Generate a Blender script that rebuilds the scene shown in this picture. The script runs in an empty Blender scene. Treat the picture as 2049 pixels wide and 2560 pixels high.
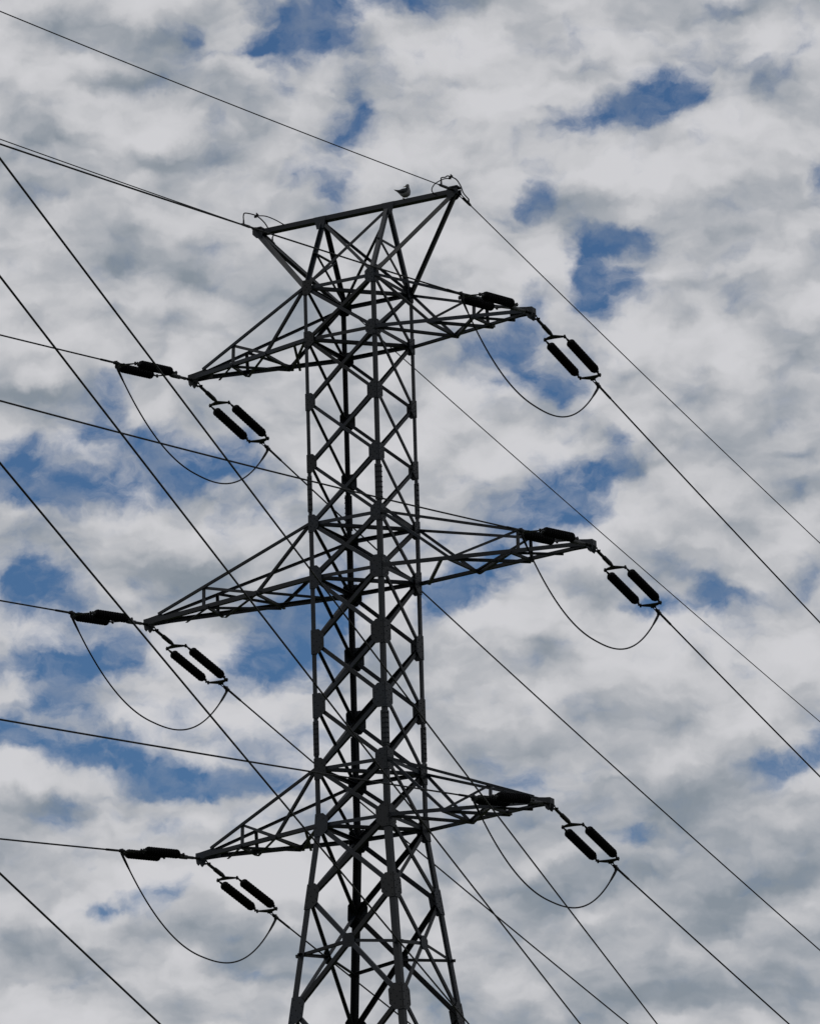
import bpy, math, random
from mathutils import Vector, Matrix

random.seed(7)
R = math.radians
scene = bpy.context.scene
col = scene.collection
H0 = 47.85                      # height of the upper crossarm's top frame above the ground

# ------------------------------------------------------------------ camera
FPX = 15484.5                   # focal length in photo pixels (photo 2049 x 2560)
cam_d = bpy.data.cameras.new('camera')
cam = bpy.data.objects.new('camera', cam_d)
col.objects.link(cam)
scene.camera = cam
cam_d.sensor_fit = 'VERTICAL'
cam_d.sensor_height = 36.0
cam_d.lens = FPX / 2560.0 * 36.0
cam_d.clip_start = 0.5
cam_d.clip_end = 20000
cam.matrix_world = (Matrix.Translation((64.7887, -118.4389, -46.2478 + H0))
                    @ Matrix.Rotation(0.4928, 4, 'Z') @ Matrix.Rotation(1.8651, 4, 'X')
                    @ Matrix.Rotation(-0.0288, 4, 'Z'))

# ------------------------------------------------------------------ light
scene.view_settings.view_transform = 'Standard'
scene.view_settings.look = 'None'
scene.view_settings.exposure = 0.0
scene.view_settings.gamma = 1.0
SUN_EL, SUN_AZ = R(50), R(232)            # azimuth clockwise from +Y; behind the camera's left shoulder
sun_d = bpy.data.lights.new('sun', 'SUN')
sun_d.energy = 0.5
sun_d.angle = R(12)
sun_d.color = (1.0, 0.96, 0.9)
sun = bpy.data.objects.new('sun', sun_d)
col.objects.link(sun)
to_sun = Vector((math.sin(SUN_AZ) * math.cos(SUN_EL), math.cos(SUN_AZ) * math.cos(SUN_EL), math.sin(SUN_EL)))
sun.rotation_euler = to_sun.to_track_quat('Z', 'Y').to_euler()

# ------------------------------------------------------------------ world: Nishita sky behind a broken altocumulus deck
world = bpy.data.worlds.new('World')
scene.world = world
world.use_nodes = True
world.cycles.sampling_method = 'MANUAL'
world.cycles.sample_map_resolution = 256
nt = world.node_tree
nt.nodes.clear()
ND, LK = nt.nodes, nt.links


def nd(kind, **kw):
    n = ND.new(kind)
    for k, v in kw.items():
        setattr(n, k, v)
    return n


def put(sock, v):
    if hasattr(v, 'is_output') or isinstance(v, bpy.types.NodeSocket):
        LK.new(v, sock)
    else:
        sock.default_value = v


def mth(op, a, b=None, c=None, clamp=False):
    n = nd('ShaderNodeMath', operation=op, use_clamp=clamp)
    put(n.inputs[0], a)
    if b is not None:
        put(n.inputs[1], b)
    if c is not None:
        put(n.inputs[2], c)
    return n.outputs[0]


def vmth(op, a, b):
    n = nd('ShaderNodeVectorMath', operation=op)
    put(n.inputs[0], a)
    put(n.inputs[1], b)
    return n.outputs[0]


def smooth(x, lo, hi, o0=0.0, o1=1.0):
    n = nd('ShaderNodeMapRange', interpolation_type='SMOOTHSTEP')
    put(n.inputs['Value'], x)
    n.inputs['From Min'].default_value = lo
    n.inputs['From Max'].default_value = hi
    n.inputs['To Min'].default_value = o0
    n.inputs['To Max'].default_value = o1
    return n.outputs['Result']


def noise(vec, scale, detail, rough, dist=0.0, off=(0, 0, 0), sc=(1, 1, 1)):
    m = nd('ShaderNodeMapping')
    put(m.inputs['Vector'], vec)
    m.inputs['Location'].default_value = off
    m.inputs['Scale'].default_value = sc
    n = nd('ShaderNodeTexNoise', noise_dimensions='3D')
    put(n.inputs['Vector'], m.outputs[0])
    n.inputs['Scale'].default_value = scale
    n.inputs['Detail'].default_value = detail
    n.inputs['Roughness'].default_value = rough
    n.inputs['Distortion'].default_value = dist
    return n


def mix(fac, a, b, blend='MIX'):
    n = nd('ShaderNodeMix', data_type='RGBA', blend_type=blend)
    put(n.inputs[0], fac)
    put(n.inputs[6], a)
    put(n.inputs[7], b)
    return n.outputs[2]


# view direction as azimuth / elevation on the sky, 1 unit = 3.7 degrees
AZ0, EL0 = math.atan2(-0.4527, 0.8431), math.asin(0.2901)
KU, KV = 15.4845 * math.cos(EL0), 15.4845
geo = nd('ShaderNodeTexCoord')
sep = nd('ShaderNodeSeparateXYZ')
LK.new(geo.outputs['Generated'], sep.inputs[0])
az = mth('ARCTAN2', sep.outputs[0], sep.outputs[1])
el = mth('ARCSINE', sep.outputs[2])
U = mth('MULTIPLY', mth('SUBTRACT', az, AZ0), KU)
V = mth('MULTIPLY', mth('SUBTRACT', el, EL0), KV)
cmb = nd('ShaderNodeCombineXYZ')
LK.new(U, cmb.inputs[0])
LK.new(V, cmb.inputs[1])
P0 = cmb.outputs[0]

CAMR = cam.matrix_world.to_3x3()


def sky_uv(x, y):
    d = (CAMR @ Vector(((x - 1024.5) / FPX, -(y - 1280) / FPX, -1))).normalized()
    return (math.atan2(d.x, d.y) - AZ0) * KU, (math.asin(d.z) - EL0) * KV


# ragged edges: bend the coordinates with two octaves of noise
w1 = noise(P0, 2.2, 3, 0.55, off=(3.1, 7.7, 1.3))
w2 = noise(P0, 9.0, 4, 0.6, off=(1.7, 2.9, 4.4))
bend1 = vmth('MULTIPLY', vmth('SUBTRACT', w1.outputs['Color'], (.5, .5, .5)), (.17, .12, 0))
bend2 = vmth('MULTIPLY', vmth('SUBTRACT', w2.outputs['Color'], (.5, .5, .5)), (.11, .085, 0))
PW = vmth('ADD', vmth('ADD', P0, bend1), bend2)

# gaps in the deck: centre x, y, radius x, radius y, tilt, openness (where the holes lie in this sky)
GAPS = [
 (960, 12, 190, 45, 0, 1), (754, 89, 140, 62, 15, 1), (813, 112, 100, 30, 0, .8), (620, 128, 60, 26, 10, .7),
 (470, 98, 34, 48, -30, .55), (517, 137, 45, 26, 0, .5), (683, 220, 28, 60, 20, .4), (908, 273, 38, 52, 25, .9),
 (850, 321, 58, 54, 0, .9), (850, 457, 75, 48, 0, .75), (742, 457, 50, 32, 0, .6), (790, 410, 90, 40, 0, .45),
 (720, 55, 290, 120, 0, .46), (974, 166, 32, 48, 30, .5), (861, 515, 48, 50, 0, .4), (517, 318, 28, 42, -30, .35),
 (1541, 279, 165, 46, 6, 1.05), (1600, 308, 75, 26, 0, .8), (1666, 243, 80, 60, 0, .95), (1618, 196, 60, 36, 0, .65),
 (1707, 222, 50, 44, 0, .6), (1425, 335, 75, 36, 0, .6), (1363, 487, 52, 42, 0, .95), (1316, 487, 75, 36, 0, .35),
 (1482, 629, 50, 75, 10, 1), (1577, 576, 90, 45, -5, .95), (1529, 575, 60, 40, 0, .5), (1506, 685, 58, 75, 0, .8),
 (1577, 676, 34, 42, 0, .65), (1488, 745, 58, 48, 0, .55), (1624, 605, 34, 60, 0, .5), (1357, 753, 58, 66, 0, .75),
 (1274, 825, 100, 70, 10, .85), (1417, 42, 30, 80, 0, .45), (1950, 148, 110, 44, 5, .42), (2034, 125, 60, 40, 0, .4),
 (2040, 455, 50, 66, 0, .7), (1826, 30, 150, 34, 0, .22), (1992, 47, 60, 34, 0, .3), (1043, 160, 32, 40, 0, .5),
 (1050, 445, 60, 40, 0, .35),
 (261, 973, 58, 62, 20, .75), (238, 1026, 60, 76, 0, .5), (249, 1222, 230, 54, 0, 1.05), (140, 1232, 120, 40, 0, .5),
 (523, 1145, 140, 52, 5, .95), (470, 1178, 180, 40, 0, .75), (380, 1115, 100, 50, 0, .6), (273, 1121, 80, 46, 0, .55),
 (42, 1133, 58, 72, 0, .75), (36, 1187, 80, 46, 0, .7), (170, 1100, 120, 40, 0, .3), (576, 1305, 52, 46, -30, .6),
 (700, 1285, 60, 60, 0, .4), (712, 1234, 60, 40, 0, .5), (95, 1442, 58, 66, 0, .8), (125, 1501, 100, 58, 0, .75),
 (208, 1466, 66, 40, 0, .4), (333, 1466, 52, 20, 0, .5), (238, 1644, 140, 72, 0, .8), (315, 1626, 44, 44, 0, .6),
 (53, 1685, 70, 50, 0, .6), (185, 1690, 100, 60, 0, .5), (158, 1745, 76, 80, 0, .85), (700, 1614, 165, 100, 35, 1.1),
 (624, 1680, 105, 56, 20, .9), (831, 1560, 110, 100, 0, .75), (742, 1537, 100, 60, 0, .6), (861, 1500, 100, 50, 0, .4),
 (849, 1420, 80, 50, 0, .45), (1244, 901, 100, 62, 0, .85), (1381, 958, 100, 48, 0, .75), (1393, 985, 60, 30, 0, .4),
 (1197, 973, 60, 40, 0, .4), (1137, 890, 70, 50, 0, .35), (1523, 1115, 32, 75, 0, .55), (1525, 1198, 80, 70, 0, .6),
 (1393, 1263, 110, 90, 0, .85), (1452, 1234, 70, 60, 0, .45), (1345, 1235, 60, 50, 0, .4), (1405, 1310, 110, 44, 0, .6),
 (1250, 1269, 80, 60, 0, .35), (1233, 1448, 160, 56, 18, .9), (1130, 1480, 90, 66, 20, .8), (1090, 1519, 70, 50, 20, .5),
 (1274, 1371, 80, 50, 0, .6), (1084, 1365, 80, 50, 0, .45), (1802, 1503, 70, 44, 0, .75), (1737, 1526, 80, 28, 0, .55),
 (1660, 1542, 80, 26, 0, .65), (1880, 1513, 80, 34, 0, .4), (2034, 1441, 58, 52, 0, .8), (1974, 1151, 80, 30, 20, .25),
 (1767, 1121, 60, 50, 0, .2), (1600, 1205, 60, 40, 0, .35), (416, 1943, 150, 56, -8, 1.05), (505, 1962, 130, 40, 0, .7),
 (580, 1964, 130, 34, 0, .75), (641, 1866, 130, 68, 0, .75), (332, 1890, 120, 50, -10, .75), (119, 1878, 120, 44, -15, .95),
 (30, 1848, 90, 46, -10, .8), (690, 1943, 100, 50, 0, .5), (250, 1872, 100, 40, 0, .4), (392, 1830, 110, 40, 0, .35),
 (125, 2062, 50, 46, 0, .6), (160, 2036, 60, 34, 20, .4), (333, 2258, 140, 44, 8, .65), (255, 2282, 46, 28, 0, .65),
 (404, 2240, 60, 50, 0, .35), (469, 2193, 80, 50, 0, .3), (160, 2288, 40, 30, 0, .35), (653, 2430, 54, 34, -15, .5),
 (600, 2415, 70, 30, 0, .3), (1233, 1915, 56, 75, -40, .55), (1310, 1961, 58, 38, 0, .75), (1280, 1965, 60, 40, 0, .35),
 (1553, 2103, 72, 38, 10, .8), (1577, 2070, 44, 50, 0, .5), (1933, 1925, 92, 46, 5, .9), (1885, 1922, 66, 40, 0, .4),
 (2030, 1865, 62, 66, 0, .8),
 (860, 320, 160, 320, 0, .27), (1500, 300, 330, 150, 0, .14), (1540, 650, 190, 210, 0, .20), (1300, 880, 240, 160, 0, .28),
 (300, 1150, 430, 170, 0, .33), (150, 1480, 240, 160, 0, .36), (220, 1690, 280, 170, 0, .36), (780, 1500, 240, 220, 0, .36),
 (1390, 1270, 280, 170, 0, .28), (1180, 1450, 260, 120, 0, .18), (1790, 1500, 340, 90, 0, .20), (420, 1900, 520, 150, 0, .30),
 (1950, 1900, 220, 120, 0, .18), (1280, 1930, 210, 110, 0, .18), (390, 2240, 240, 90, 0, .18), (1900, 140, 240, 110, 0, .14), (1488, 2347, 150, 44, 0, .22), (1132, 2038, 90, 44, 0, .4), (1310, 2035, 120, 30, 0, .2),
]
acc = 0.0
for x, y, rx, ry, ang, a in GAPS:
    u, v = sky_uv(x, y)
    m = nd('ShaderNodeMapping', vector_type='TEXTURE')
    LK.new(PW, m.inputs['Vector'])
    m.inputs['Location'].default_value = (u, v, 0)
    m.inputs['Rotation'].default_value = (0, 0, R(ang))
    m.inputs['Scale'].default_value = (rx * 1.34 / 1000, ry * 1.36 / 1000, 1)
    g = nd('ShaderNodeTexGradient', gradient_type='SPHERICAL')
    LK.new(m.outputs[0], g.inputs[0])
    acc = mth('MULTIPLY_ADD', g.outputs['Fac'], a * 1.0, acc)

# the rest of the sky dome (out of the picture): gaps left to noise
far_n = noise(P0, 1.1, 6, 0.6, off=(5, 1, 0), sc=(1, 1.6, 1))
rad = nd('ShaderNodeVectorMath', operation='LENGTH')
LK.new(P0, rad.inputs[0])
out_mask = smooth(rad.outputs['Value'], 1.7, 2.6)
acc = mth('MULTIPLY_ADD', mth('MULTIPLY', smooth(far_n.outputs['Fac'], .5, .68), out_mask), .7, acc)

# vapour texture
nA = noise(PW, 3.6, 5, 0.52, off=(2.3, .4, 8.8), sc=(1, 1.7, 1))       # puffs
nB = noise(PW, 13.0, 6, 0.6, off=(.3, 6.4, 2.8), sc=(1, 1.35, 1))      # wisps
nC = noise(P0, 1.9, 3, 0.5, off=(9.3, 3.4, .8), sc=(1, 2.2, 1))        # broad light and dark banks
nA2 = noise(PW, 3.6, 5, 0.52, off=(2.3, .4 + .20, 8.8), sc=(1, 1.7, 1))  # the same puffs seen a little higher up
nM = noise(PW, 6.6, 2, 0.45, off=(7.3, 2.4, 5.8), sc=(1, 1.65, 1))      # mottling of the deck
nM2 = noise(PW, 6.6, 2, 0.45, off=(7.3, 2.4 + .22, 5.8), sc=(1, 1.65, 1))
wob = mth('MULTIPLY', mth('SUBTRACT', nA.outputs['Fac'], .5), .75)
wob = mth('MULTIPLY_ADD', mth('SUBTRACT', nM.outputs['Fac'], .5), 1.35, wob)
wob = mth('MULTIPLY_ADD', mth('SUBTRACT', nB.outputs['Fac'], .5), 1.10, wob)
gap = smooth(mth('ADD', acc, wob), .06, 1.16)

# darker banks (negative) and sunlit banks (positive) of the deck
BANKS = [
 (445, 398, 170, 30, -5, -.40), (150, 350, 210, 28, 8, -.32), (300, 205, 190, 24, 0, -.22), (260, 62, 220, 24, -5, -.25),
 (469, 695, 70, 40, 0, -.50), (273, 662, 60, 26, 0, -.45), (640, 755, 70, 40, 0, -.25), (240, 800, 200, 30, 0, -.18),
 (1700, 2330, 640, 360, 0, -.30), (1488, 2347, 190, 60, 0, -.32), (1796, 2258, 150, 56, 8, -.28), (1612, 1825, 140, 90, 0, -.20),
 (1767, 1985, 100, 70, 0, -.25), (1300, 2230, 280, 60, 0, -.20), (1850, 2480, 260, 60, 0, -.15), (1974, 1151, 120, 34, 15, -.32),
 (1767, 1121, 110, 60, 0, -.22), (1600, 1205, 90, 56, 0, -.30), (1860, 575, 190, 32, 0, -.22), (1826, 35, 230, 46, 0, -.38),
 (1300, 60, 220, 28, 0, -.15), (480, 1420, 330, 60, 0, -.34), (90, 1335, 150, 60, 0, -.28), (60, 965, 140, 30, 0, -.28),
 (520, 2310, 140, 70, 0, -.36), (60, 2350, 150, 70, 0, -.25), (150, 2010, 180, 60, 12, -.30), (1350, 480, 160, 60, 0, -.12),
 (1550, 490, 200, 26, 0, -.20), (1450, 200, 140, 40, 0, -.12), (850, 190, 90, 60, 0, -.12), (1240, 1880, 180, 60, 0, -.25),
 (1700, 2020, 250, 60, 12, -.20), (1500, 1960, 180, 26, 0, -.30), (1150, 700, 130, 40, 0, -.15), (280, 2400, 250, 60, 0, -.12),
 (200, 150, 280, 50, 0, .16), (160, 270, 260, 46, 0, .18), (330, 560, 300, 60, 0, .12), (1150, 120, 220, 100, 0, .22),
 (1250, 260, 210, 110, 0, .18), (1500, 425, 300, 44, 0, .28), (1780, 330, 220, 50, 8, .22), (1760, 670, 280, 70, 8, .2),
 (1200, 620, 180, 130, 0, .12), (380, 1300, 300, 56, 0, .34), (1230, 1150, 210, 60, 0, .25), (1700, 1300, 330, 130, 0, .10),
 (1250, 1560, 240, 60, 15, .22), (560, 1800, 220, 56, 0, .30), (480, 2055, 320, 54, 0, .34), (150, 2450, 330, 90, 0, .18),
 (100, 1965, 200, 36, -8, .2), (620, 2170, 200, 60, 0, .15), (800, 190, 90, 60, 0, .14), (1480, 110, 160, 60, 0, .2),
 (100, 1780, 120, 46, 0, .22), (400, 1780, 130, 50, 0, .2), (1830, 2120, 200, 40, 8, .2), (1650, 1560, 300, 40, 0, .12),
]
tb = 0.0
for x, y, rx, ry, ang, a in BANKS:
    u, v = sky_uv(x, y)
    m = nd('ShaderNodeMapping', vector_type='TEXTURE')
    LK.new(PW, m.inputs['Vector'])
    m.inputs['Location'].default_value = (u, v, 0)
    m.inputs['Rotation'].default_value = (0, 0, R(ang))
    m.inputs['Scale'].default_value = (rx * 1.9 / 1000, ry * 1.9 / 1000, 1)
    g = nd('ShaderNodeTexGradient', gradient_type='QUADRATIC_SPHERE')
    LK.new(m.outputs[0], g.inputs[0])
    tb = mth('MULTIPLY_ADD', g.outputs['Fac'], a * 1.3, tb)
tone = mth('MULTIPLY_ADD', mth('SUBTRACT', nA.outputs['Fac'], nA2.outputs['Fac']), -1.1, .605)
tone = mth('MULTIPLY_ADD', mth('SUBTRACT', nM.outputs['Fac'], nM2.outputs['Fac']), -.72, tone)
tone = mth('ADD', tone, tb)
tone = mth('MULTIPLY_ADD', mth('SUBTRACT', nM.outputs['Fac'], .5), -.30, tone)
tone = mth('MULTIPLY_ADD', mth('SUBTRACT', nC.outputs['Fac'], .5), .7, tone)
tone = mth('MULTIPLY_ADD', mth('SUBTRACT', nB.outputs['Fac'], .5), .20, tone)
ramp = nd('ShaderNodeValToRGB')
LK.new(tone, ramp.inputs['Fac'])
er = ramp.color_ramp
er.interpolation = 'B_SPLINE'
er.elements[0].position = 0.0
er.elements[0].color = (.22, .26, .305, 1)
er.elements[1].position = 1.0
er.elements[1].color = (.63, .63, .655, 1)
for p_, c_ in ((.3, (.345, .372, .412, 1)), (.55, (.462, .474, .502, 1)), (.75, (.566, .57, .592, 1))):
    e = er.elements.new(p_)
    e.color = c_

sky = nd('ShaderNodeTexSky', sky_type='NISHITA')
sky.sun_disc = False
sky.sun_elevation = SUN_EL
sky.sun_rotation = SUN_AZ
sky.altitude = 50
BG = 0.1
cloud = mix(1.0, ramp.outputs['Color'], (1 / BG, 1 / BG, 1 / BG, 1), 'MULTIPLY')
blue = mix(1.0, sky.outputs['Color'], (.36, .53, .70, 1), 'MULTIPLY')
veil = mth('MULTIPLY', gap, mth('MULTIPLY_ADD', mth('ADD', nB.outputs['Fac'], nM2.outputs['Fac']), .80, .10, clamp=True))
final = mix(veil, cloud, blue)
bg = nd('ShaderNodeBackground')
LK.new(final, bg.inputs['Color'])
bg.inputs['Strength'].default_value = BG
wo = nd('ShaderNodeOutputWorld')
LK.new(bg.outputs[0], wo.inputs['Surface'])


# ------------------------------------------------------------------ materials
def material(name, base, var=0.3, rough=0.6, metal=0.0, scale=6.0, spec=0.4, second=None, bars=False):
    m = bpy.data.materials.new(name)
    m.use_nodes = True
    t = m.node_tree
    b = t.nodes['Principled BSDF']
    tc = t.nodes.new('ShaderNodeTexCoord')
    n = t.nodes.new('ShaderNodeTexNoise')
    n.inputs['Scale'].default_value = scale
    n.inputs['Detail'].default_value = 6
    n.inputs['Roughness'].default_value = .65
    t.links.new(tc.outputs['Object'], n.inputs['Vector'])
    r = t.nodes.new('ShaderNodeValToRGB')
    r.color_ramp.elements[0].position = .3
    r.color_ramp.elements[1].position = .7
    lo = [c * (1 - var) for c in base]
    hi = list(second) if second else [c * (1 + var) for c in base]
    r.color_ramp.elements[0].color = (*lo, 1)
    r.color_ramp.elements[1].color = (*hi, 1)
    t.links.new(n.outputs['Fac'], r.inputs['Fac'])
    t.links.new(r.outputs['Color'], b.inputs['Base Color'])
    if bars:                                  # bars differ in age and galvanising
        oi = t.nodes.new('ShaderNodeObjectInfo')
        tint = t.nodes.new('ShaderNodeValToRGB')
        tint.color_ramp.elements[0].color = (.38, .38, .38, 1)
        tint.color_ramp.elements[1].color = (1.5, 1.62, 1.8, 1)
        t.links.new(oi.outputs['Random'], tint.inputs['Fac'])
        mu = t.nodes.new('ShaderNodeMix')
        mu.data_type = 'RGBA'
        mu.blend_type = 'MULTIPLY'
        mu.inputs[0].default_value = 1
        t.links.new(r.outputs['Color'], mu.inputs[6])
        t.links.new(tint.outputs['Color'], mu.inputs[7])
        t.links.new(mu.outputs[2], b.inputs['Base Color'])
    mr = t.nodes.new('ShaderNodeMapRange')
    mr.inputs['To Min'].default_value = max(rough - .12, .05)
    mr.inputs['To Max'].default_value = min(rough + .12, 1)
    t.links.new(n.outputs['Fac'], mr.inputs['Value'])
    t.links.new(mr.outputs['Result'], b.inputs['Roughness'])
    b.inputs['Metallic'].default_value = metal
    b.inputs['Specular IOR Level'].default_value = spec
    return m


STEEL = material('dark_painted_steel', (.0048, .0068, .0098), .45, .55, 0, 3.0, .28, bars=True)
FITTING = material('blackened_fitting_steel', (.008, .0085, .0095), .3, .6, 0, 9.0, .2)
PORCELAIN = material('black_insulator_glaze', (.0022, .0022, .0025), .2, .65, 0, 5.0, .04)
CABLE = material('weathered_cable', (.008, .008, .009), .25, .65, 0, 2.0, .15)
GRASS = material('dry_grass_ground', (.07, .085, .04), .4, .95, 0, .15, .1)
CONCRETE = material('concrete', (.30, .29, .27), .25, .9, 0, 4, .2)
GULL_GREY = material('gull_grey_feathers', (.022, .024, .027), .15, .8, 0, 20, .1)
GULL_WHITE = material('gull_white_feathers', (.15, .15, .155), .08, .85, 0, 20, .1)
GULL_BILL = material('gull_bill', (.20, .15, .05), .1, .5, 0, 20, .3)
GULL_DARK = material('gull_black_tips', (.012, .012, .013), .1, .7, 0, 20, .1)


# ------------------------------------------------------------------ mesh helpers
class MB:
    def __init__(s):
        s.v, s.f, s.m, s.sm = [], [], [], []

    def add(s, vs, fs, mi=0, smooth=False):
        o = len(s.v)
        s.v += [tuple(x) for x in vs]
        s.f += [tuple(i + o for i in f) for f in fs]
        s.m += [mi] * len(fs)
        s.sm += [smooth] * len(fs)

    def prism(s, prof, A, B, ex, ey, mi=0):
        """extrude a closed 2-D profile (list of (a, b)) from A to B, axes ex, ey"""
        A, B = Vector(A), Vector(B)
        n = len(prof)
        vs = [A + ex * a + ey * b for a, b in prof] + [B + ex * a + ey * b for a, b in prof]
        fs = [(i, (i + 1) % n, n + (i + 1) % n, n + i) for i in range(n)]
        fs += [tuple(range(n - 1, -1, -1)), tuple(range(n, 2 * n))]
        s.add(vs, fs, mi)

    def angle(s, A, B, nrm, a, t=.012, off=0.0, b=None, flip=1):
        """steel angle from A to B: one flange in the plane facing nrm, centred on AB, the other pointing inwards"""
        A, B, nrm = Vector(A), Vector(B), Vector(nrm)
        d = (B - A).normalized()
        n = (nrm - d * nrm.dot(d)).normalized()
        e = d.cross(n) * flip
        b = b or a
        prof = [(-a / 2, 0), (a / 2, 0), (a / 2, -t), (-a / 2 + t, -t), (-a / 2 + t, -b), (-a / 2, -b)]
        s.prism(prof, A + n * off, B + n * off, e, n)

    def corner(s, A, B, e1, e2, a, t=.014):
        """leg angle: outer corner on AB, flanges along e1 and e2"""
        s.prism([(0, 0), (a, 0), (a, t), (t, t), (t, a), (0, a)], A, B, Vector(e1), Vector(e2))

    def plate(s, pts, nrm, t):
        pts = [Vector(p) for p in pts]
        nrm = Vector(nrm).normalized()
        n = len(pts)
        vs = [p + nrm * t / 2 for p in pts] + [p - nrm * t / 2 for p in pts]
        fs = [tuple(range(n)), tuple(range(2 * n - 1, n - 1, -1))]
        fs += [((i + 1) % n, i, n + i, n + (i + 1) % n) for i in range(n)]
        s.add(vs, fs)

    def tube(s, pts, r, n=8, mi=0, caps=True):
        pts = [Vector(p) for p in pts]
        rr = r if isinstance(r, (list, tuple)) else [r] * len(pts)
        vs, up = [], None
        for i, p in enumerate(pts):
            d = (pts[min(i + 1, len(pts) - 1)] - pts[max(i - 1, 0)]).normalized()
            if up is None:
                up = d.orthogonal().normalized()
            up = (up - d * up.dot(d)).normalized()
            w = d.cross(up)
            for k in range(n):
                a = 2 * math.pi * k / n
                vs.append(p + (up * math.cos(a) + w * math.sin(a)) * rr[i])
        fs = []
        for i in range(len(pts) - 1):
            for k in range(n):
                fs.append((i * n + k, i * n + (k + 1) % n, (i + 1) * n + (k + 1) % n, (i + 1) * n + k))
        if caps:
            fs.append(tuple(range(n - 1, -1, -1)))
            fs.append(tuple(range((len(pts) - 1) * n, len(pts) * n)))
        s.add(vs, fs, mi, n > 6)

    def bolt(s, p, nrm, r=.013, h=.011):
        p, nrm = Vector(p), Vector(nrm).normalized()
        s.tube([p, p + nrm * h], r, 6)

    def build(s, name, mats, parent=None, loc=None):
        me = bpy.data.meshes.new(name)
        me.from_pydata(s.v, [], s.f)
        for m in (mats if isinstance(mats, (list, tuple)) else [mats]):
            me.materials.append(m)
        me.polygons.foreach_set('material_index', s.m)
        me.polygons.foreach_set('use_smooth', s.sm)
        me.update()
        o = bpy.data.objects.new(name, me)
        col.objects.link(o)
        if loc is not None:
            o.location = loc
        if parent is not None:
            o.parent = parent
        return o


def tag(o, label, cat, group=None):
    o['label'] = label
    o['category'] = cat
    if group:
        o['group'] = group
    return o


def empty(name, loc):
    o = bpy.data.objects.new(name, None)
    o.empty_display_size = .3
    col.objects.link(o)
    o.location = loc
    return o


# ------------------------------------------------------------------ ground
g = MB()
N = 60
S = 9000.0
vs, fs = [], []
for j in range(N + 1):
    for i in range(N + 1):
        x = S * (2 * i / N - 1) * abs(2 * i / N - 1)
        y = S * (2 * j / N - 1) * abs(2 * j / N - 1)
        vs.append((x, y, 0))
for j in range(N):
    for i in range(N):
        a = j * (N + 1) + i
        fs.append((a, a + 1, a + N + 2, a + N + 1))
g.add(vs, fs)
ground = g.build('ground', GRASS)
ground['kind'] = 'structure'

# ------------------------------------------------------------------ the lattice tower
tower = empty('transmission_tower', (0, 0, 0))
tag(tower, 'dark steel lattice transmission tower with three crossarm tiers and a wide T-shaped top', 'pylon')

Z = {k: v + H0 for k, v in dict(T1=0, B1=-1.25, n1=-2.76, n2=-4.23, T2=-5.66, B2=-6.93, n3=-8.45, n4=-9.94, T3=-11.41,
                                B3=-12.71, f1=-14.36, f2=-16.97, f3=-20.4, f4=-24.6, f5=-30.0, f6=-37.0, f0=-47.6).items()}
BEND = Z['B3']


def hw(z):                       # half width of the body at height z (leg corner)
    return .925 if z >= BEND else .925 + (BEND - z) * .114


LEGS = {'L': (-1, -1), 'F': (1, -1), 'R': (1, 1), 'K': (-1, 1)}
FACES = [('L', 'F', (0, -1, 0)), ('F', 'R', (1, 0, 0)), ('R', 'K', (0, 1, 0)), ('K', 'L', (-1, 0, 0))]


def node(k, z, inset=.05):
    sx, sy = LEGS[k]
    h = hw(z) - inset
    return Vector((sx * h, sy * h, z))


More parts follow.
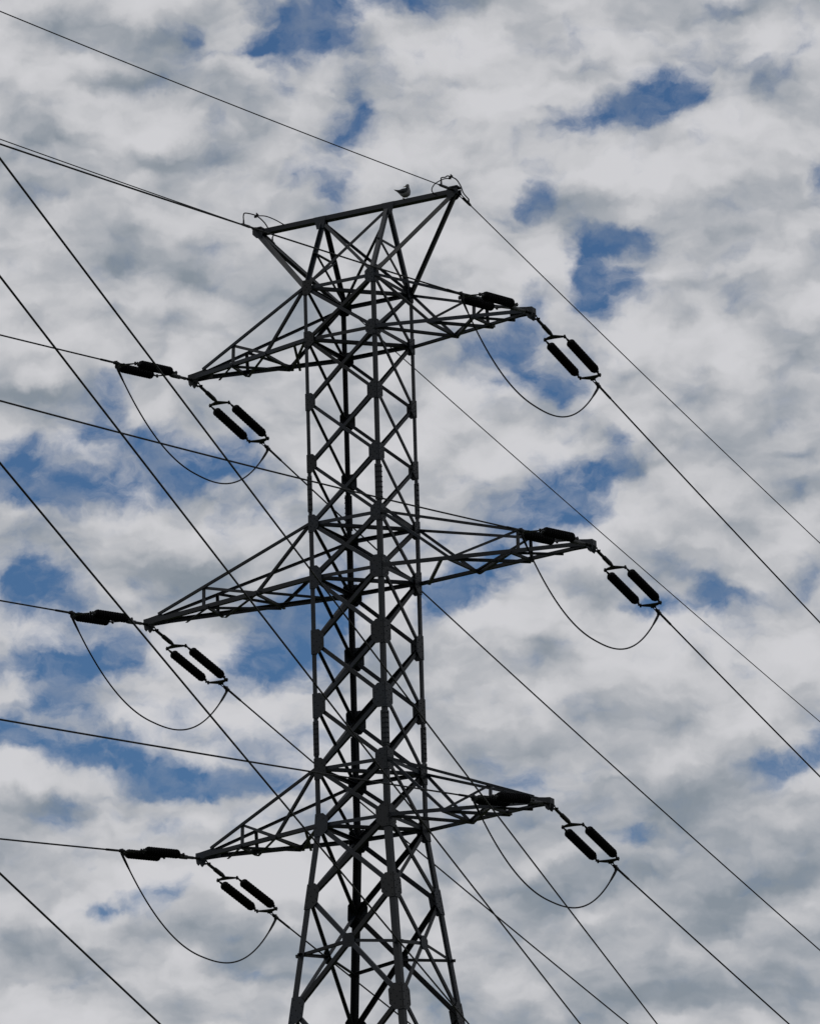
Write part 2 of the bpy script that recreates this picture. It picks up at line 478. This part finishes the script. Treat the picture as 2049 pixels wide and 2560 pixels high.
LEVELS = ['T1', 'B1', 'n1', 'n2', 'T2', 'B2', 'n3', 'n4', 'T3', 'B3', 'f1', 'f2', 'f3']
GW = dict(T1=(.26, .40), B1=(.28, .42), n1=(.28, .46), n2=(.28, .48), T2=(.28, .46), B2=(.34, .60), n3=(.36, .64),
          n4=(.36, .64), T3=(.33, .56), B3=(.36, .60), f1=(.36, .66), f2=(.38, .70), f3=(.38, .70))
for k, (sx, sy) in LEGS.items():
    m = MB()
    e1, e2 = (-sx, 0, 0), (0, -sy, 0)
    segs = [(Z['T1'] + .12, Z['T2'], .088), (Z['T2'], Z['T3'], .108), (Z['T3'], Z['B3'], .12)]
    for zt, zb, a in segs:
        m.corner((sx * hw(zb), sy * hw(zb), zb), (sx * hw(zt), sy * hw(zt), zt), e1, e2, a)
    m.corner((sx * hw(.25), sy * hw(.25), .25), (sx * hw(BEND), sy * hw(BEND), BEND), e1, e2, .145)
    leg = m.build('leg', STEEL, tower)
    for lv in LEVELS:
        w, h = GW[lv][0] * .88, GW[lv][1] * .94
        z = Z[lv]
        q = MB()
        for (ux, uy), (nx, ny) in (((-sx, 0), (0, sy)), ((0, -sy), (sx, 0))):
            hm = hw(z)
            pts = []
            for (a, b) in ((-.005, -h * .47), (w * .60, -h * .47), (w, -h * .25), (w, h * .27), (w * .60, h * .47), (-.005, h * .47)):
                hh = hw(z + b)
                base = Vector((sx * hh, sy * hh, z + b)) + Vector((nx, ny, 0)) * .010
                pts.append(base + Vector((ux, uy, 0)) * a)
            q.plate(pts, (nx, ny, 0), .014)
            nn = Vector((nx, ny, 0))
            for (a, b) in ((.05, -.38), (.05, -.14), (.05, .14), (.05, .38), (w * .62, -.24), (w * .82, -.12), (w * .62, .24), (w * .82, .12), (w * .4, 0)):
                hh = hw(z + b * h)
                q.bolt(Vector((sx * hh, sy * hh, z + b * h)) + Vector((ux, uy, 0)) * a + nn * .016, nn)
        q.build('gusset_plate', STEEL, leg)
    for zt, zb, a in ((Z['n2'] - .30, Z['T2'] + .28, .11), (Z['n4'] - .36, Z['T3'] + .30, .13)):
        q = MB()
        o = .013
        q.corner((sx * (hw(zb) + o), sy * (hw(zb) + o), zb), (sx * (hw(zt) + o), sy * (hw(zt) + o), zt), e1, e2, a + o, .013)
        for i in range(7):
            zz = zb + (zt - zb) * (i + .5) / 7
            for (ux, uy), (nx, ny) in (((-sx, 0), (0, sy)), ((0, -sy), (sx, 0))):
                for aa in (.045, .095):
                    q.bolt(Vector((sx * (hw(zz) + o), sy * (hw(zz) + o), zz)) + Vector((ux, uy, 0)) * aa, (nx, ny, 0), .017, .02)
        q.build('splice_plate', STEEL, leg)
    q = MB()
    h = hw(0)
    c = Vector((sx * (h - .06), sy * (h - .06), 0))
    q.tube([c + Vector((0, 0, -.5)), c + Vector((0, 0, .3))], [.55, .42], 16)
    q.build('footing', CONCRETE, leg)

# X bracing on the four faces
for i in range(len(LEVELS) - 1):
    zt, zb = Z[LEVELS[i]], Z[LEVELS[i + 1]]
    a = .075 if i < 4 else (.088 if i < 9 else .10)
    for k1, k2, n in FACES:
        for (p, q_), off in (((k1, k2), .0), ((k2, k1), -.016)):
            A, B = node(p, zt), node(q_, zb)
            d = (B - A).normalized()
            m = MB()
            nn = Vector(n)
            m.angle(A + d * .10 + nn * .05, B - d * .10 + nn * .05, nn, a, .011, off - .013)
            m.build('diagonal_brace', STEEL, tower)
# lower body, below the picture
m = MB()
low = ['f3', 'f4', 'f5', 'f6', 'f0']
for i in range(len(low) - 1):
    for k1, k2, n in FACES:
        for p, q_, off in ((k1, k2, 0), (k2, k1, -.016)):
            m.angle(node(p, Z[low[i]]), node(q_, Z[low[i + 1]]), n, .12, .012, off + .03)
        if i:
            m.angle(node(k1, Z[low[i]]), node(k2, Z[low[i]]), n, .10, .011, -.02)
lo = m.build('lower_bracing', STEEL, tower)
lo['kind'] = 'stuff'

# horizontal frames at the crossarm levels
for lv in ('T1', 'B1', 'T2', 'B2', 'T3', 'B3'):
    z = Z[lv]
    for k1, k2, n in FACES:
        m = MB()
        m.angle(node(k1, z), node(k2, z), n, .085, .011, .02)
        m.build('horizontal_strut', STEEL, tower)
    for k1, k2, dz in (('L', 'R', -.03), ('F', 'K', -.055)):
        m = MB()
        m.angle(node(k1, z + dz), node(k2, z + dz), (0, 0, -1), .08, .011)
        m.build('plan_brace', STEEL, tower)
# half-panel redundant struts between leg and brace crossing
zm = (Z['f1'] + Z['f2']) / 2 - .02
hf1, hf2 = hw(Z['f1']), hw(Z['f2'])
zx = Z['f1'] - (Z['f1'] - Z['f2']) * hf1 / (hf1 + hf2)
for k1, k2, n in FACES:
    c = (node(k1, zx) + node(k2, zx)) / 2
    nn = Vector(n)
    for k in (k1, k2):
        m = MB()
        A = node(k, zm)
        d = (A - c).normalized()
        m.angle(c + nn * .02, A + d * .14 + nn * .02, nn, .07, .01)
        m.build('redundant_strut', STEEL, tower)
    q = MB()
    e = (node(k2, zx) - node(k1, zx)).normalized()
    up = Vector((0, 0, 1))
    q.plate([c + nn * .045 + e * a + up * b for a, b in ((-.15, -.07), (-.08, -.16), (.08, -.16), (.15, -.07), (.15, .07), (.08, .16), (-.08, .16), (-.15, .07))], nn, .014)
    q.build('crossing_plate', STEEL, tower)
    # plan struts of the diamond at mid panel
    
# ------------------------------------------------------------------ crossarms
ARMS = [('T1', 'B1', 4.435, 0), ('T2', 'B2', 5.74, 1), ('T3', 'B3', 4.46, 2)]
TIPZ = [-1.298 + H0, -7.0065 + H0, -12.746 + H0]
TIP = {}


def lerp(a, b, t):
    return a + (b - a) * t


for lt, lb, ln, idx in ARMS:
    for sx in (-1, 1):
        kf, kb = ('L', 'K') if sx < 0 else ('F', 'R')
        tip = Vector((sx * ln, 0, TIPZ[idx]))
        TIP[(sx, idx)] = tip
        zt, zb = Z[lt], Z[lb]
        root = {'f': node(kf, zb, .0), 'b': node(kb, zb, .0)}
        top = {'f': node(kf, zt, .0), 'b': node(kb, zt, .0)}
        hy = .085
        tp = {'f': tip + Vector((-sx * .05, -hy, 0)), 'b': tip + Vector((-sx * .05, hy, 0))}
        tt = {'f': tip + Vector((-sx * .32, -hy - .015, .14)), 'b': tip + Vector((-sx * .32, hy + .015, .14))}
        sgn = {'f': -1, 'b': 1}
        m = MB()
        for s_ in 'fb':
            n = (0, sgn[s_], 0)
            m.angle(root[s_], tp[s_], n, .10 if idx == 1 else .09, .012, 0, .09)
            m.angle(top[s_], tt[s_], n, .065, .011, .016, .045)
        arm = m.build('crossarm', STEEL, tower)
        # braces
        t1, t2 = (.35, .64) if idx != 1 else (.33, .62)
        ch = {s_: (lambda t, s_=s_: lerp(root[s_], tp[s_], t)) for s_ in 'fb'}
        tc = {s_: (lambda t, s_=s_: lerp(top[s_], tt[s_], t)) for s_ in 'fb'}
        for s_ in 'fb':
            n = Vector((0, sgn[s_], 0))
            up = Vector((0, 0, 1))
            for A, B, a in ((top[s_], ch[s_](t1), .065), (ch[s_](t1), tc[s_](.70), .06), (tc[s_](.70), ch[s_](.70 * (ln - 1.245) / (ln - .975)), .06)):
                q = MB()
                q.angle(A, B, n, a, .009, -.014)
                q.build('crossarm_brace', STEEL, arm)
        dn = Vector((0, 0, -1))

        def bot(s1, ta, s2, tb, a=.065, ext=.10, dz=-.012):
            A, B = ch[s1](ta), ch[s2](tb)
            d = (B - A).normalized()
            q = MB()
            o = Vector((0, 0, -.05 + dz))
            q.angle(A - d * ext * .4 + o, B + d * ext + o, dn, a, .009)
            q.build('crossarm_brace', STEEL, arm)
        if idx == 1:
            bot('b', .05, 'f', t1 - .04)
        else:
            bot('f', .0, 'b', t1)
            bot('f', .09, 'b', t1 - .05, .055, .12, -.024) if sx < 0 else None
        bot('f', t1, 'b', t1 + .01, .06)
        bot('f', t1 + .01, 'b', t2, .065, .12, -.024)
        bot('b', t1 + .02, 'f', t2, .065, .06, -.036)
        bot('f', t2 + .01, 'b', t2 + .03, .06, .10)
        bot('f', t2 + .02, 'b', min(t2 + .20, .86), .05, .08, -.024)
        # tip: side plates, end cap and lug
        q = MB()
        for sy in (-1, 1):
            y = sy * (hy + .012)
            q.plate([tip + Vector((sx * a, y, b)) for a, b in ((-.48, -.062), (.08, -.062), (.08, .072), (-.05, .085), (-.40, .14), (-.48, .08))], (0, sy, 0), .014)
        q.plate([tip + Vector((sx * .075, a, b)) for a, b in ((-hy, -.06), (hy, -.06), (hy, .07), (-hy, .07))], (1, 0, 0), .014)
        for sy in (-1, 1):
            q.plate([tip + Vector((sx * a, sy * .085, b)) for a, b in ((-.09, -.05), (.08, -.05), (.06, -.17), (.02, -.22), (-.04, -.17))], (0, 1, 0), .022)
        q.build('tip_plate', STEEL, arm)

# ------------------------------------------------------------------ T-shaped top
PKZ = 1.945 + H0
PKL = 2.6035
m = MB()
for sy in (-1, 1):
    A, B = Vector((-PKL - .06, sy * .010, PKZ)), Vector((PKL + .06, sy * .010, PKZ))
    t = .012
    m.prism([(0, -.07), (sy * .085, -.07), (sy * .085, -.07 + t), (sy * t, -.07 + t), (sy * t, .07), (0, .07)][::sy], A, B, Vector((0, 1, 0)), Vector((0, 0, 1)))
beam = m.build('top_beam', STEEL, tower)
PL, PR = Vector((-.90, 0, PKZ - .06)), Vector((.90, 0, PKZ - .06))
TL, TR = Vector((-PKL, 0, PKZ - .03)), Vector((PKL, 0, PKZ - .03))


def strut(A, B, n, a, off=0.0, name='top_strut', par=None):
    q = MB()
    q.angle(A, B, n, a, .011, off)
    return q.build(name, STEEL, par or tower)


for k in LEGS:
    sx, sy = LEGS[k]
    A = node(k, Z['T1'] + .04, .02)
    own, opp = (PL, PR) if sx < 0 else (PR, PL)
    strut(A, own + Vector((0, sy * .03, 0)), (sx, 0, 0), .095, -.01)
    strut(A, opp + Vector((0, sy * .06, 0)), (0, sy, 0), .075, -.02)
    strut(A, (TL if sx < 0 else TR) + Vector((0, sy * .035, 0)), (0, sy, .35), .125, 0)
for sx, kf, kb, Pt in ((-1, 'L', 'K', PL), (1, 'F', 'R', PR)):
    a_, b_ = node(kf, Z['T1'], .02), node(kb, Z['T1'], .02)
    mf, mbk = lerp(a_, Pt, .52), lerp(b_, Pt, .52)
    d = (mbk - mf).normalized()
    n = Vector((sx, 0, 0))
    strut(mf - d * .10, mbk + d * .10, n, .065, -.03)
    strut(mf, lerp(b_, Pt, .06), n, .055, -.045)
    strut(mbk, lerp(a_, Pt, .06), n, .055, -.06)
for sx, T in ((-1, TL), (1, TR)):
    q = MB()
    for sy in (-1, 1):
        q.plate([T + Vector((sx * a, sy * .10, b)) for a, b in ((-.17, -.02), (-.14, -.17), (.0, -.13), (.10, -.03), (.10, .08), (-.17, .08))], (0, 1, 0), .014)
    q.plate([T + Vector((sx * a, b, .115)) for a, b in ((-.14, -.12), (.11, -.12), (.11, .12), (-.14, .12))], (0, 0, 1), .03)
    q.build('end_plate', STEEL, beam)
for P in (PL, PR):
    q = MB()
    q.plate([P + Vector((a, -.10, b)) for a, b in ((-.16, .10), (.16, .10), (.09, -.20), (-.09, -.20))], (0, 1, 0), .014)
    q.build('joint_plate', STEEL, beam)

# ------------------------------------------------------------------ insulator assemblies
BETA = {1: -.1, -1: .08}
SLOPE = {(1, -1, 0): (-0.0812, -0.1365), (1, -1, 1): (-0.0673, -0.1482), (1, -1, 2): (-0.0898, -0.1355), (1, 1, 0): (-0.0904, -0.1426), (1, 1, 1): (-0.0887, -0.1355), (1, 1, 2): (-0.0991, -0.1540), (-1, -1, 0): (0.0800, -0.1845), (-1, -1, 1): (0.0892, -0.1806), (-1, -1, 2): (0.0786, -0.1669), (-1, 1, 0): (0.0805, -0.1882), (-1, 1, 1): (0.0759, -0.1755), (-1, 1, 2): (0.0535, -0.1814),}
ALEN = 4.0
TIER = ['upper', 'middle', 'lower']
SIDE = {-1: 'left', 1: 'right'}
END = {}


def lathe_profile():
    pts = []
    L0, L1, n = 0.0, 1.62, 24
    pts += [(0.0, .0), (0.0, .05), (.04, .062)]
    for i in range(n):
        x0 = .05 + (L1 - .10) * i / n
        dx = (L1 - .10) / n
        r = .108 if i % 2 == 0 else .092
        pts += [(x0 + dx * .1, .066), (x0 + dx * .5, r), (x0 + dx * .75, r), (x0 + dx * .92, .066)]
    pts += [(L1 - .04, .060), (L1, .045), (L1, 0.0)]
    return pts


PROF = lathe_profile()


def insulator_parts(root):
    """local frame: +X along the string, Y sideways, Z up"""
    def vx(x, y, z):
        return Vector((x, y, z))
    q = MB()                                     # shackle, adjusting link
    q.tube([vx(0, 0, 0), vx(.10, 0, 0)], .030, 8)
    for sy in (-1, 1):
        q.tube([vx(.06, sy * .035, 0), vx(.28, sy * .035, 0)], .014, 6)
    q.tube([vx(.26, -.07, 0), vx(.26, .07, 0)], .024, 8)
    q.tube([vx(.10, -.06, 0), vx(.10, .06, 0)], .022, 8)
    q.build('shackle', FITTING, root)
    q = MB()
    q.tube([vx(.27, 0, 0), vx(.32, 0, 0), vx(.62, 0, 0), vx(.65, 0, 0), vx(1.02, 0, 0), vx(1.16, 0, 0)], [.030, .036, .036, .052, .052, .030], 8)
    q.build('adjusting_link', FITTING, root)
    for x0, dirx in ((1.30, 1), (3.50, -1)):
        q = MB()
        q.plate([vx(x0 + dirx * a, b, 0) for a, b in ((-.13, -.035), (-.13, .035), (-.02, .23), (.01, .275), (.045, .265), (.03, 0), (.045, -.265), (.01, -.275), (-.02, -.23))], (0, 0, 1), .022)
        for sy in (-1, 1):
            q.tube([vx(x0 + dirx * .02, sy * .245, -.040), vx(x0 + dirx * .02, sy * .245, .040)], .024, 8)
        q.build('yoke_plate', FITTING, root)
    for sy in (-1, 1):
        q = MB()
        y = sy * .245
        n = 14
        vs, fs = [], []
        for (x, r) in PROF:
            for k in range(n):
                a = 2 * math.pi * k / n
                vs.append((1.62 + x, y + r * math.cos(a), r * math.sin(a)))
        for i in range(len(PROF) - 1):
            for k in range(n):
                fs.append((i * n + k, i * n + (k + 1) % n, (i + 1) * n + (k + 1) % n, (i + 1) * n + k))
        q.add(vs, fs, 0, False)
        ins = q.build('insulator', PORCELAIN, root)
        q = MB()
        q.tube([vx(1.32, y, 0), vx(1.42, y, 0), vx(1.50, y, 0), vx(1.68, y, 0)], [.034, .018, .026, .034], 8)
        q.build('end_fitting', FITTING, ins)
        q = MB()
        q.tube([vx(3.18, y, 0), vx(3.32, y, 0), vx(3.40, y, 0), vx(3.48, y, 0)], [.034, .026, .018, .034], 8)
        q.tube([vx(3.36, y, -.05), vx(3.36, y, .05)], .018, 6)
        q.build('end_fitting', FITTING, ins)
    q = MB()
    for sy in (-1, 1):
        q.tube([vx(3.62, sy * .03, 0), vx(3.86, sy * .03, 0)], .013, 6)
    q.tube([vx(3.66, -.06, 0), vx(3.66, .06, 0)], .022, 8)
    q.tube([vx(3.82, 0, 0), vx(3.88, 0, 0), vx(4.06, 0, 0)], [.03, .042, .042], 8)
    q.tube([vx(3.96, 0, .05), vx(3.96, 0, -.07)], .036, 8)
    q.build('dead_end_clamp', FITTING, root)


def tree_copy(o, parent=None):
    c = o.copy()
    col.objects.link(c)
    if parent is not None:
        c.parent = parent
    for chd in o.children:
        tree_copy(chd, c)
    return c


proto = None
for side in (1, -1):
    for idx in range(3):
        for sx in (-1, 1):
            b, s = SLOPE[(side, sx, idx)]
            d = Vector((math.sin(b), side * math.cos(b), s)).normalized()
            P = TIP[(sx, idx)] + Vector((0, side * .08, -.05))
            ey = Vector((0, 0, 1)).cross(d).normalized()
            ez = d.cross(ey)
            M = Matrix(((d.x, ey.x, ez.x), (d.y, ey.y, ez.y), (d.z, ey.z, ez.z))).to_4x4()
            if proto is None:
                proto = empty('insulator_assembly', (0, 0, 0))
                insulator_parts(proto)
                o = proto
            else:
                o = tree_copy(proto)
            o.matrix_world = Matrix.Translation(P) @ M
            END[(side, sx, idx)] = P + d * ALEN
            if side == 1:
                lab = 'twin black ribbed insulators slanting down to the right from the %s %s crossarm tip' % (TIER[idx], SIDE[sx])
            else:
                lab = 'overlapping twin black ribbed insulators reaching left from the %s %s crossarm tip' % (TIER[idx], SIDE[sx])
            tag(o, lab, 'insulator', 'twin insulator assemblies on the crossarm tips')

# ------------------------------------------------------------------ conductors
CSL = {(1, -1, 0): (-.12720, .0003019), (1, -1, 1): (-.13245, .0003623), (1, -1, 2): (-.13502, .0003085), (1, 1, 0): (-.13055, .0003351),
       (1, 1, 1): (-.13286, .0003001), (1, 1, 2): (-.13186, .0003115), (-1, -1, 0): (-.17719, .0003), (-1, -1, 1): (-.16788, .0003),
       (-1, -1, 2): (-.16803, .0003), (-1, 1, 0): (-.17223, .0003474), (-1, 1, 1): (-.17266, .0004461), (-1, 1, 2): (-.15853, .0002288)}


def span(P, side, b, s, c, D, n=90):
    pts = []
    for i in range(n + 1):
        t = D * (i / n) ** 1.6
        pts.append(P + Vector((math.sin(b) * t, side * math.cos(b) * t, s * t + c * t * t)))
    return pts


WR, ER = .0190, .0125
for (side, sx, idx), P in END.items():
    s, c = CSL[(side, sx, idx)]
    pts = span(P, side, BETA[side], s, c, 300 if side > 0 else 190)
    q = MB()
    q.tube(pts, WR, 8)
    q.tube([pts[0], lerp(pts[0], pts[5], min(1, .75 / max((pts[5] - pts[0]).length, .01)))], .027, 8)
    o = q.build('conductor_wire', CABLE)
    if side > 0:
        lab = 'black power cable falling away to the lower right from the %s %s crossarm insulators' % (TIER[idx], SIDE[sx])
    else:
        lab = 'black power cable running off to the left edge from the %s %s crossarm insulators' % (TIER[idx], SIDE[sx])
    tag(o, lab, 'power cable', 'power cables strung from the tower')

# jumper loops under the tips
for idx in range(3):
    for sx in (-1, 1):
        A, B = END[(-1, sx, idx)] + Vector((0, .02, -.06)), END[(1, sx, idx)] + Vector((0, -.03, -.06))
        h = {(-1, 0): 1.57, (1, 0): 1.47, (-1, 1): 1.61, (1, 1): 1.50, (-1, 2): 1.61, (1, 2): 1.46}[(sx, idx)]
        pts = []
        for i in range(61):
            t = i / 60
            sag = h * (1 - abs(2 * t - 1) ** (2.1 if t < .5 else 2.55))
            pts.append(lerp(A, B, t) + Vector((0, 0, -sag)))
        q = MB()
        q.tube(pts, .0180, 8)
        for seq in (pts[0:4], pts[-4:][::-1]):
            q.tube(seq, [.030, .030, .026, .018], 8)
        o = q.build('jumper_wire', CABLE)
        tag(o, 'slack black jumper cable hanging in a loop beneath the %s %s crossarm' % (TIER[idx], SIDE[sx]), 'jumper cable',
            'jumper loops beneath the crossarms')

# earth wires on the two ends of the top beam
EW = {(1, 1): (-.0833, .000332), (1, -1): (-.0769, .0002), (-1, 1): (-.1590, .000372), (-1, -1): (-.1558, .0003)}
for (side, sx), (s, c) in EW.items():
    P = Vector((sx * PKL, side * .12, PKZ + (.06 if sx < 0 else .0)))
    b = BETA[side]
    d = Vector((math.sin(b), side * math.cos(b), s)).normalized()
    cl = empty('earth_wire_clamp', P)
    where = 'left' if sx < 0 else 'right'
    tag(cl, 'short dark tension clamp pointing %s at the %s end of the top beam' % ('down and right' if side > 0 else 'up and left', where), 'clamp',
        'earth wire clamps on the top beam')
    q = MB()
    q.tube([d * 0, d * .10], .03, 8)
    for off in (-.03, .03):
        q.tube([Vector((off, 0, 0)) + d * .05, Vector((off, 0, 0)) + d * .36], .012, 6)
    q.tube([Vector((-.05, 0, 0)) + d * .10, Vector((.05, 0, 0)) + d * .10], .024, 8)
    q.build('link', FITTING, cl)
    q = MB()
    q.tube([d * .32, d * .36, d * .72, d * .80], [.026, .036, .032, .018], 8)
    q.tube([d * .66 + Vector((0, 0, -.02)), d * .66 + Vector((0, 0, .12))], [.026, .018], 8)
    q.build('clamp_body', FITTING, cl)
    pts = span(P + d * .76, side, b, s, c, 300 if side > 0 else 190)
    q = MB()
    q.tube(pts, ER, 6)
    o = q.build('earth_wire', CABLE)
    tag(o, 'thin earth wire running %s from the top beam\'s %s end' % ('down to the right' if side > 0 else 'up to the left edge', where),
        'earth wire', 'earth wires on the top beam')
    END[('e', side, sx)] = P + d * .66 + Vector((0, 0, .11))


def curve_pts(ctrl, n=12):
    c = [Vector(p) for p in ctrl]
    c = [c[0] * 2 - c[1]] + c + [c[-1] * 2 - c[-2]]
    out = []
    for i in range(1, len(c) - 2):
        p0, p1, p2, p3 = c[i - 1:i + 3]
        for j in range(n):
            t = j / n
            out.append(.5 * ((2 * p1) + (p2 - p0) * t + (2 * p0 - 5 * p1 + 4 * p2 - p3) * t * t + (3 * p1 - p0 - 3 * p2 + p3) * t ** 3))
    out.append(c[-2])
    return out


for sx in (-1, 1):
    T = Vector((sx * PKL, 0, PKZ))
    A, B = END[('e', -1, sx)], END[('e', 1, sx)]
    if sx > 0:
        ctrl = [A, A + Vector((0, .01, .08)), T + Vector((0, -.47, .20)), T + Vector((0, -.36, .265)), T + Vector((0, -.22, .29)), T + Vector((0, .07, .31)),
                T + Vector((0, .28, .21)), T + Vector((0, .40, .08)), B]
        bond = [T + Vector((0, -.20, .26)), T + Vector((-.15, -.30, .23)), T + Vector((-.30, -.42, .11)), T + Vector((-.41, -.37, .01)), T + Vector((-.50, -.10, .0)), T + Vector((-.50, -.03, .03))]
        knot = T + Vector((0, -.21, .28))
    else:
        ctrl = [A, A + Vector((0, .0, .12)), A + Vector((.0, .10, .21)), T + Vector((.08, -.22, .34)), T + Vector((.16, .03, .22)), T + Vector((.28, .08, -.02)), B + Vector((.04, 0, .10)), B]
        bond = [T + Vector((.08, -.22, .34)), T + Vector((.3, -.18, .30)), T + Vector((.5, -.1, .20)), T + Vector((.70, -.03, .06))]
        knot = T + Vector((.08, -.22, .34))
    j = empty('earth_wire_jumper', T)
    where = 'left' if sx < 0 else 'right'
    tag(j, 'small curled earth wire jumper arching over the %s end of the top beam' % where, 'jumper cable', 'curled jumpers on the top beam')
    q = MB()
    q.tube([p - T for p in curve_pts(ctrl)], .0150, 8)
    q.build('loop_cable', CABLE, j)
    q = MB()
    q.tube([p - T for p in curve_pts(bond)], .0130, 8)
    q.build('bond_cable', CABLE, j)
    q = MB()
    q.tube([knot - T + Vector((-.05, 0, -.03)), knot - T + Vector((.05, 0, .03))], .026, 8)
    q.tube([knot - T + Vector((0, 0, -.05)), knot - T + Vector((.01, 0, .07))], .014, 6)
    q.build('connector', FITTING, j)

# ------------------------------------------------------------------ a second line crossing in front of the tower
XB = -.3
XL = [('highest', -60.5, 3.0, (6.04062e-05, -.00967865, -19.5998)), ('second highest', -60.6, 3.0, (5.85578e-05, -.0202172, -21.8151)),
      ('third', -60.6, 3.0, (5.47518e-05, -.0241875, -24.541)), ('lowest', -60.8, 3.0, (0.0, -.0232944, -29.6424))]
XN = ['long straight cable, topmost of the four crossing diagonally in front of the tower',
      'long straight cable, second from the top of the four crossing diagonally in front',
      'long straight cable, third from the top of the four crossing diagonally in front',
      'long straight cable crossing only the bottom left corner, clear of the tower']
for i, (nm, s0, s1, (ca, cb, cc)) in enumerate(XL):
    pts = []
    for k in range(121):
        s = -150 + 300 * k / 120
        pts.append(Vector((8 + math.sin(XB) * s, math.cos(XB) * s, ca * s * s + cb * s + cc + H0)))
    q = MB()
    q.tube(pts, .0150 if i < 3 else .0145, 8)
    o = q.build('crossing_wire', CABLE)
    tag(o, XN[i], 'power cable', 'cables of a second line crossing in front')

# ------------------------------------------------------------------ the gull on the beam
BX = -PKL + 2 * PKL * .745


def gull():
    q = MB()
    # rings along the body: x (towards breast +), z centre, half height, half width
    rings = [(-.262, .245, .006, .030), (-.21, .222, .018, .036), (-.15, .190, .040, .048), (-.08, .152, .074, .078), (-.01, .133, .097, .097),
             (.06, .138, .104, .101), (.115, .160, .096, .090), (.143, .198, .076, .066), (.138, .234, .052, .049), (.118, .262, .037, .038)]
    n = 18
    vs, fs, mi = [], [], []
    for x, zc, hh, ww in rings:
        for k in range(n):
            a = 2 * math.pi * k / n
            vs.append((x + .25 * hh * math.sin(a) * (1 if x > .1 else 0) * -1, ww * math.cos(a), zc + hh * math.sin(a)))
    head = Vector((.092, 0, .292))
    hr = [(.055, .034), (.02, .043), (-.015, .041), (-.040, .028), (-.056, .014)]
    for dx, r in hr:                      # head looks back towards the tail
        for k in range(n):
            a = 2 * math.pi * k / n
            vs.append((head.x + dx * .8 - .0 * r * math.sin(a), r * .85 * math.cos(a), head.z + r * math.sin(a) - .002))
    for dx, r in ((-.075, .010), (-.105, .007), (-.118, .002)):
        for k in range(n):
            a = 2 * math.pi * k / n
            vs.append((head.x + dx, r * math.cos(a), head.z - .006 + r * math.sin(a) - (.004 if dx < -.11 else 0)))
    tot = len(rings) + len(hr) + 3
    for i in range(tot - 1):
        for k in range(n):
            fs.append((i * n + k, i * n + (k + 1) % n, (i + 1) * n + (k + 1) % n, (i + 1) * n + k))
            a = 2 * math.pi * (k + .5) / n
            if i >= len(rings) + len(hr) - 1:
                mi.append(2)
            elif i >= len(rings) - 2:
                mi.append(1)
            else:
                mi.append(0 if math.sin(a) > -.25 else 1)
    fs.append(tuple(range(n - 1, -1, -1)))
    mi.append(0)
    fs.append(tuple(range((tot - 1) * n, tot * n)))
    mi.append(2)
    o0 = len(q.v)
    q.v += vs
    q.f += fs
    q.m += mi
    q.sm += [True] * len(fs)
    for sy in (-1, 1):                    # legs and webbed feet
        x = .02 + sy * .045
        q.tube([(x, sy * .03, .075), (x + .004, sy * .032, .035), (x, sy * .032, .004)], [.012, .006, .006], 8, 2)
        for t in (-.035, 0, .035):
            q.tube([(x, sy * .032, .005), (x + .055, sy * .032 + t, .004)], [.006, .003], 6, 2)
    b = q.build('seagull', [GULL_GREY, GULL_WHITE, GULL_BILL], None, (BX, 0, PKZ + .071))
    b.scale = (.90, 1.06, 1.05)
    tag(b, 'small grey and white gull perched on the sloping top beam', 'bird')
    for sy in (-1, 1):                    # folded wings
        w = MB()
        pr = [(.125, .195, .05), (.09, .225, .085), (.0, .222, .094), (-.10, .215, .075), (-.19, .235, .048), (-.290, .272, .012)]
        lowr = [(.12, .165, .065), (.07, .125, .096), (-.02, .125, .098), (-.10, .155, .078), (-.19, .203, .050), (-.285, .265, .012)]
        vs = []
        for (a, z1, w1), (c, z2, w2) in zip(pr, lowr):
            vs += [(a, sy * (w1 * .80), z1), ((a + c) / 2, sy * (w1 + .010), (z1 + z2) / 2), (c, sy * (w2 + .006), z2), ((a + c) / 2, sy * (w1 * .6), (z1 + z2) / 2)]
        fs = []
        for i in range(5):
            for k in range(4):
                fs.append((i * 4 + k, i * 4 + (k + 1) % 4, (i + 1) * 4 + (k + 1) % 4, (i + 1) * 4 + k))
        fs += [(3, 2, 1, 0), (20, 21, 22, 23)]
        w.add(vs, fs, 0, True)
        for i in range(12, 20):
            w.m[i] = 1
        wo_ = w.build('wing', [GULL_GREY, GULL_DARK], b)
    for sy in (-1, 1):
        e = MB()
        c = head + Vector((-.008, sy * .036, .006))
        e.tube([c, c + Vector((0, sy * .003, 0))], .006, 8)
        e.build('eye', GULL_DARK, b)


gull()
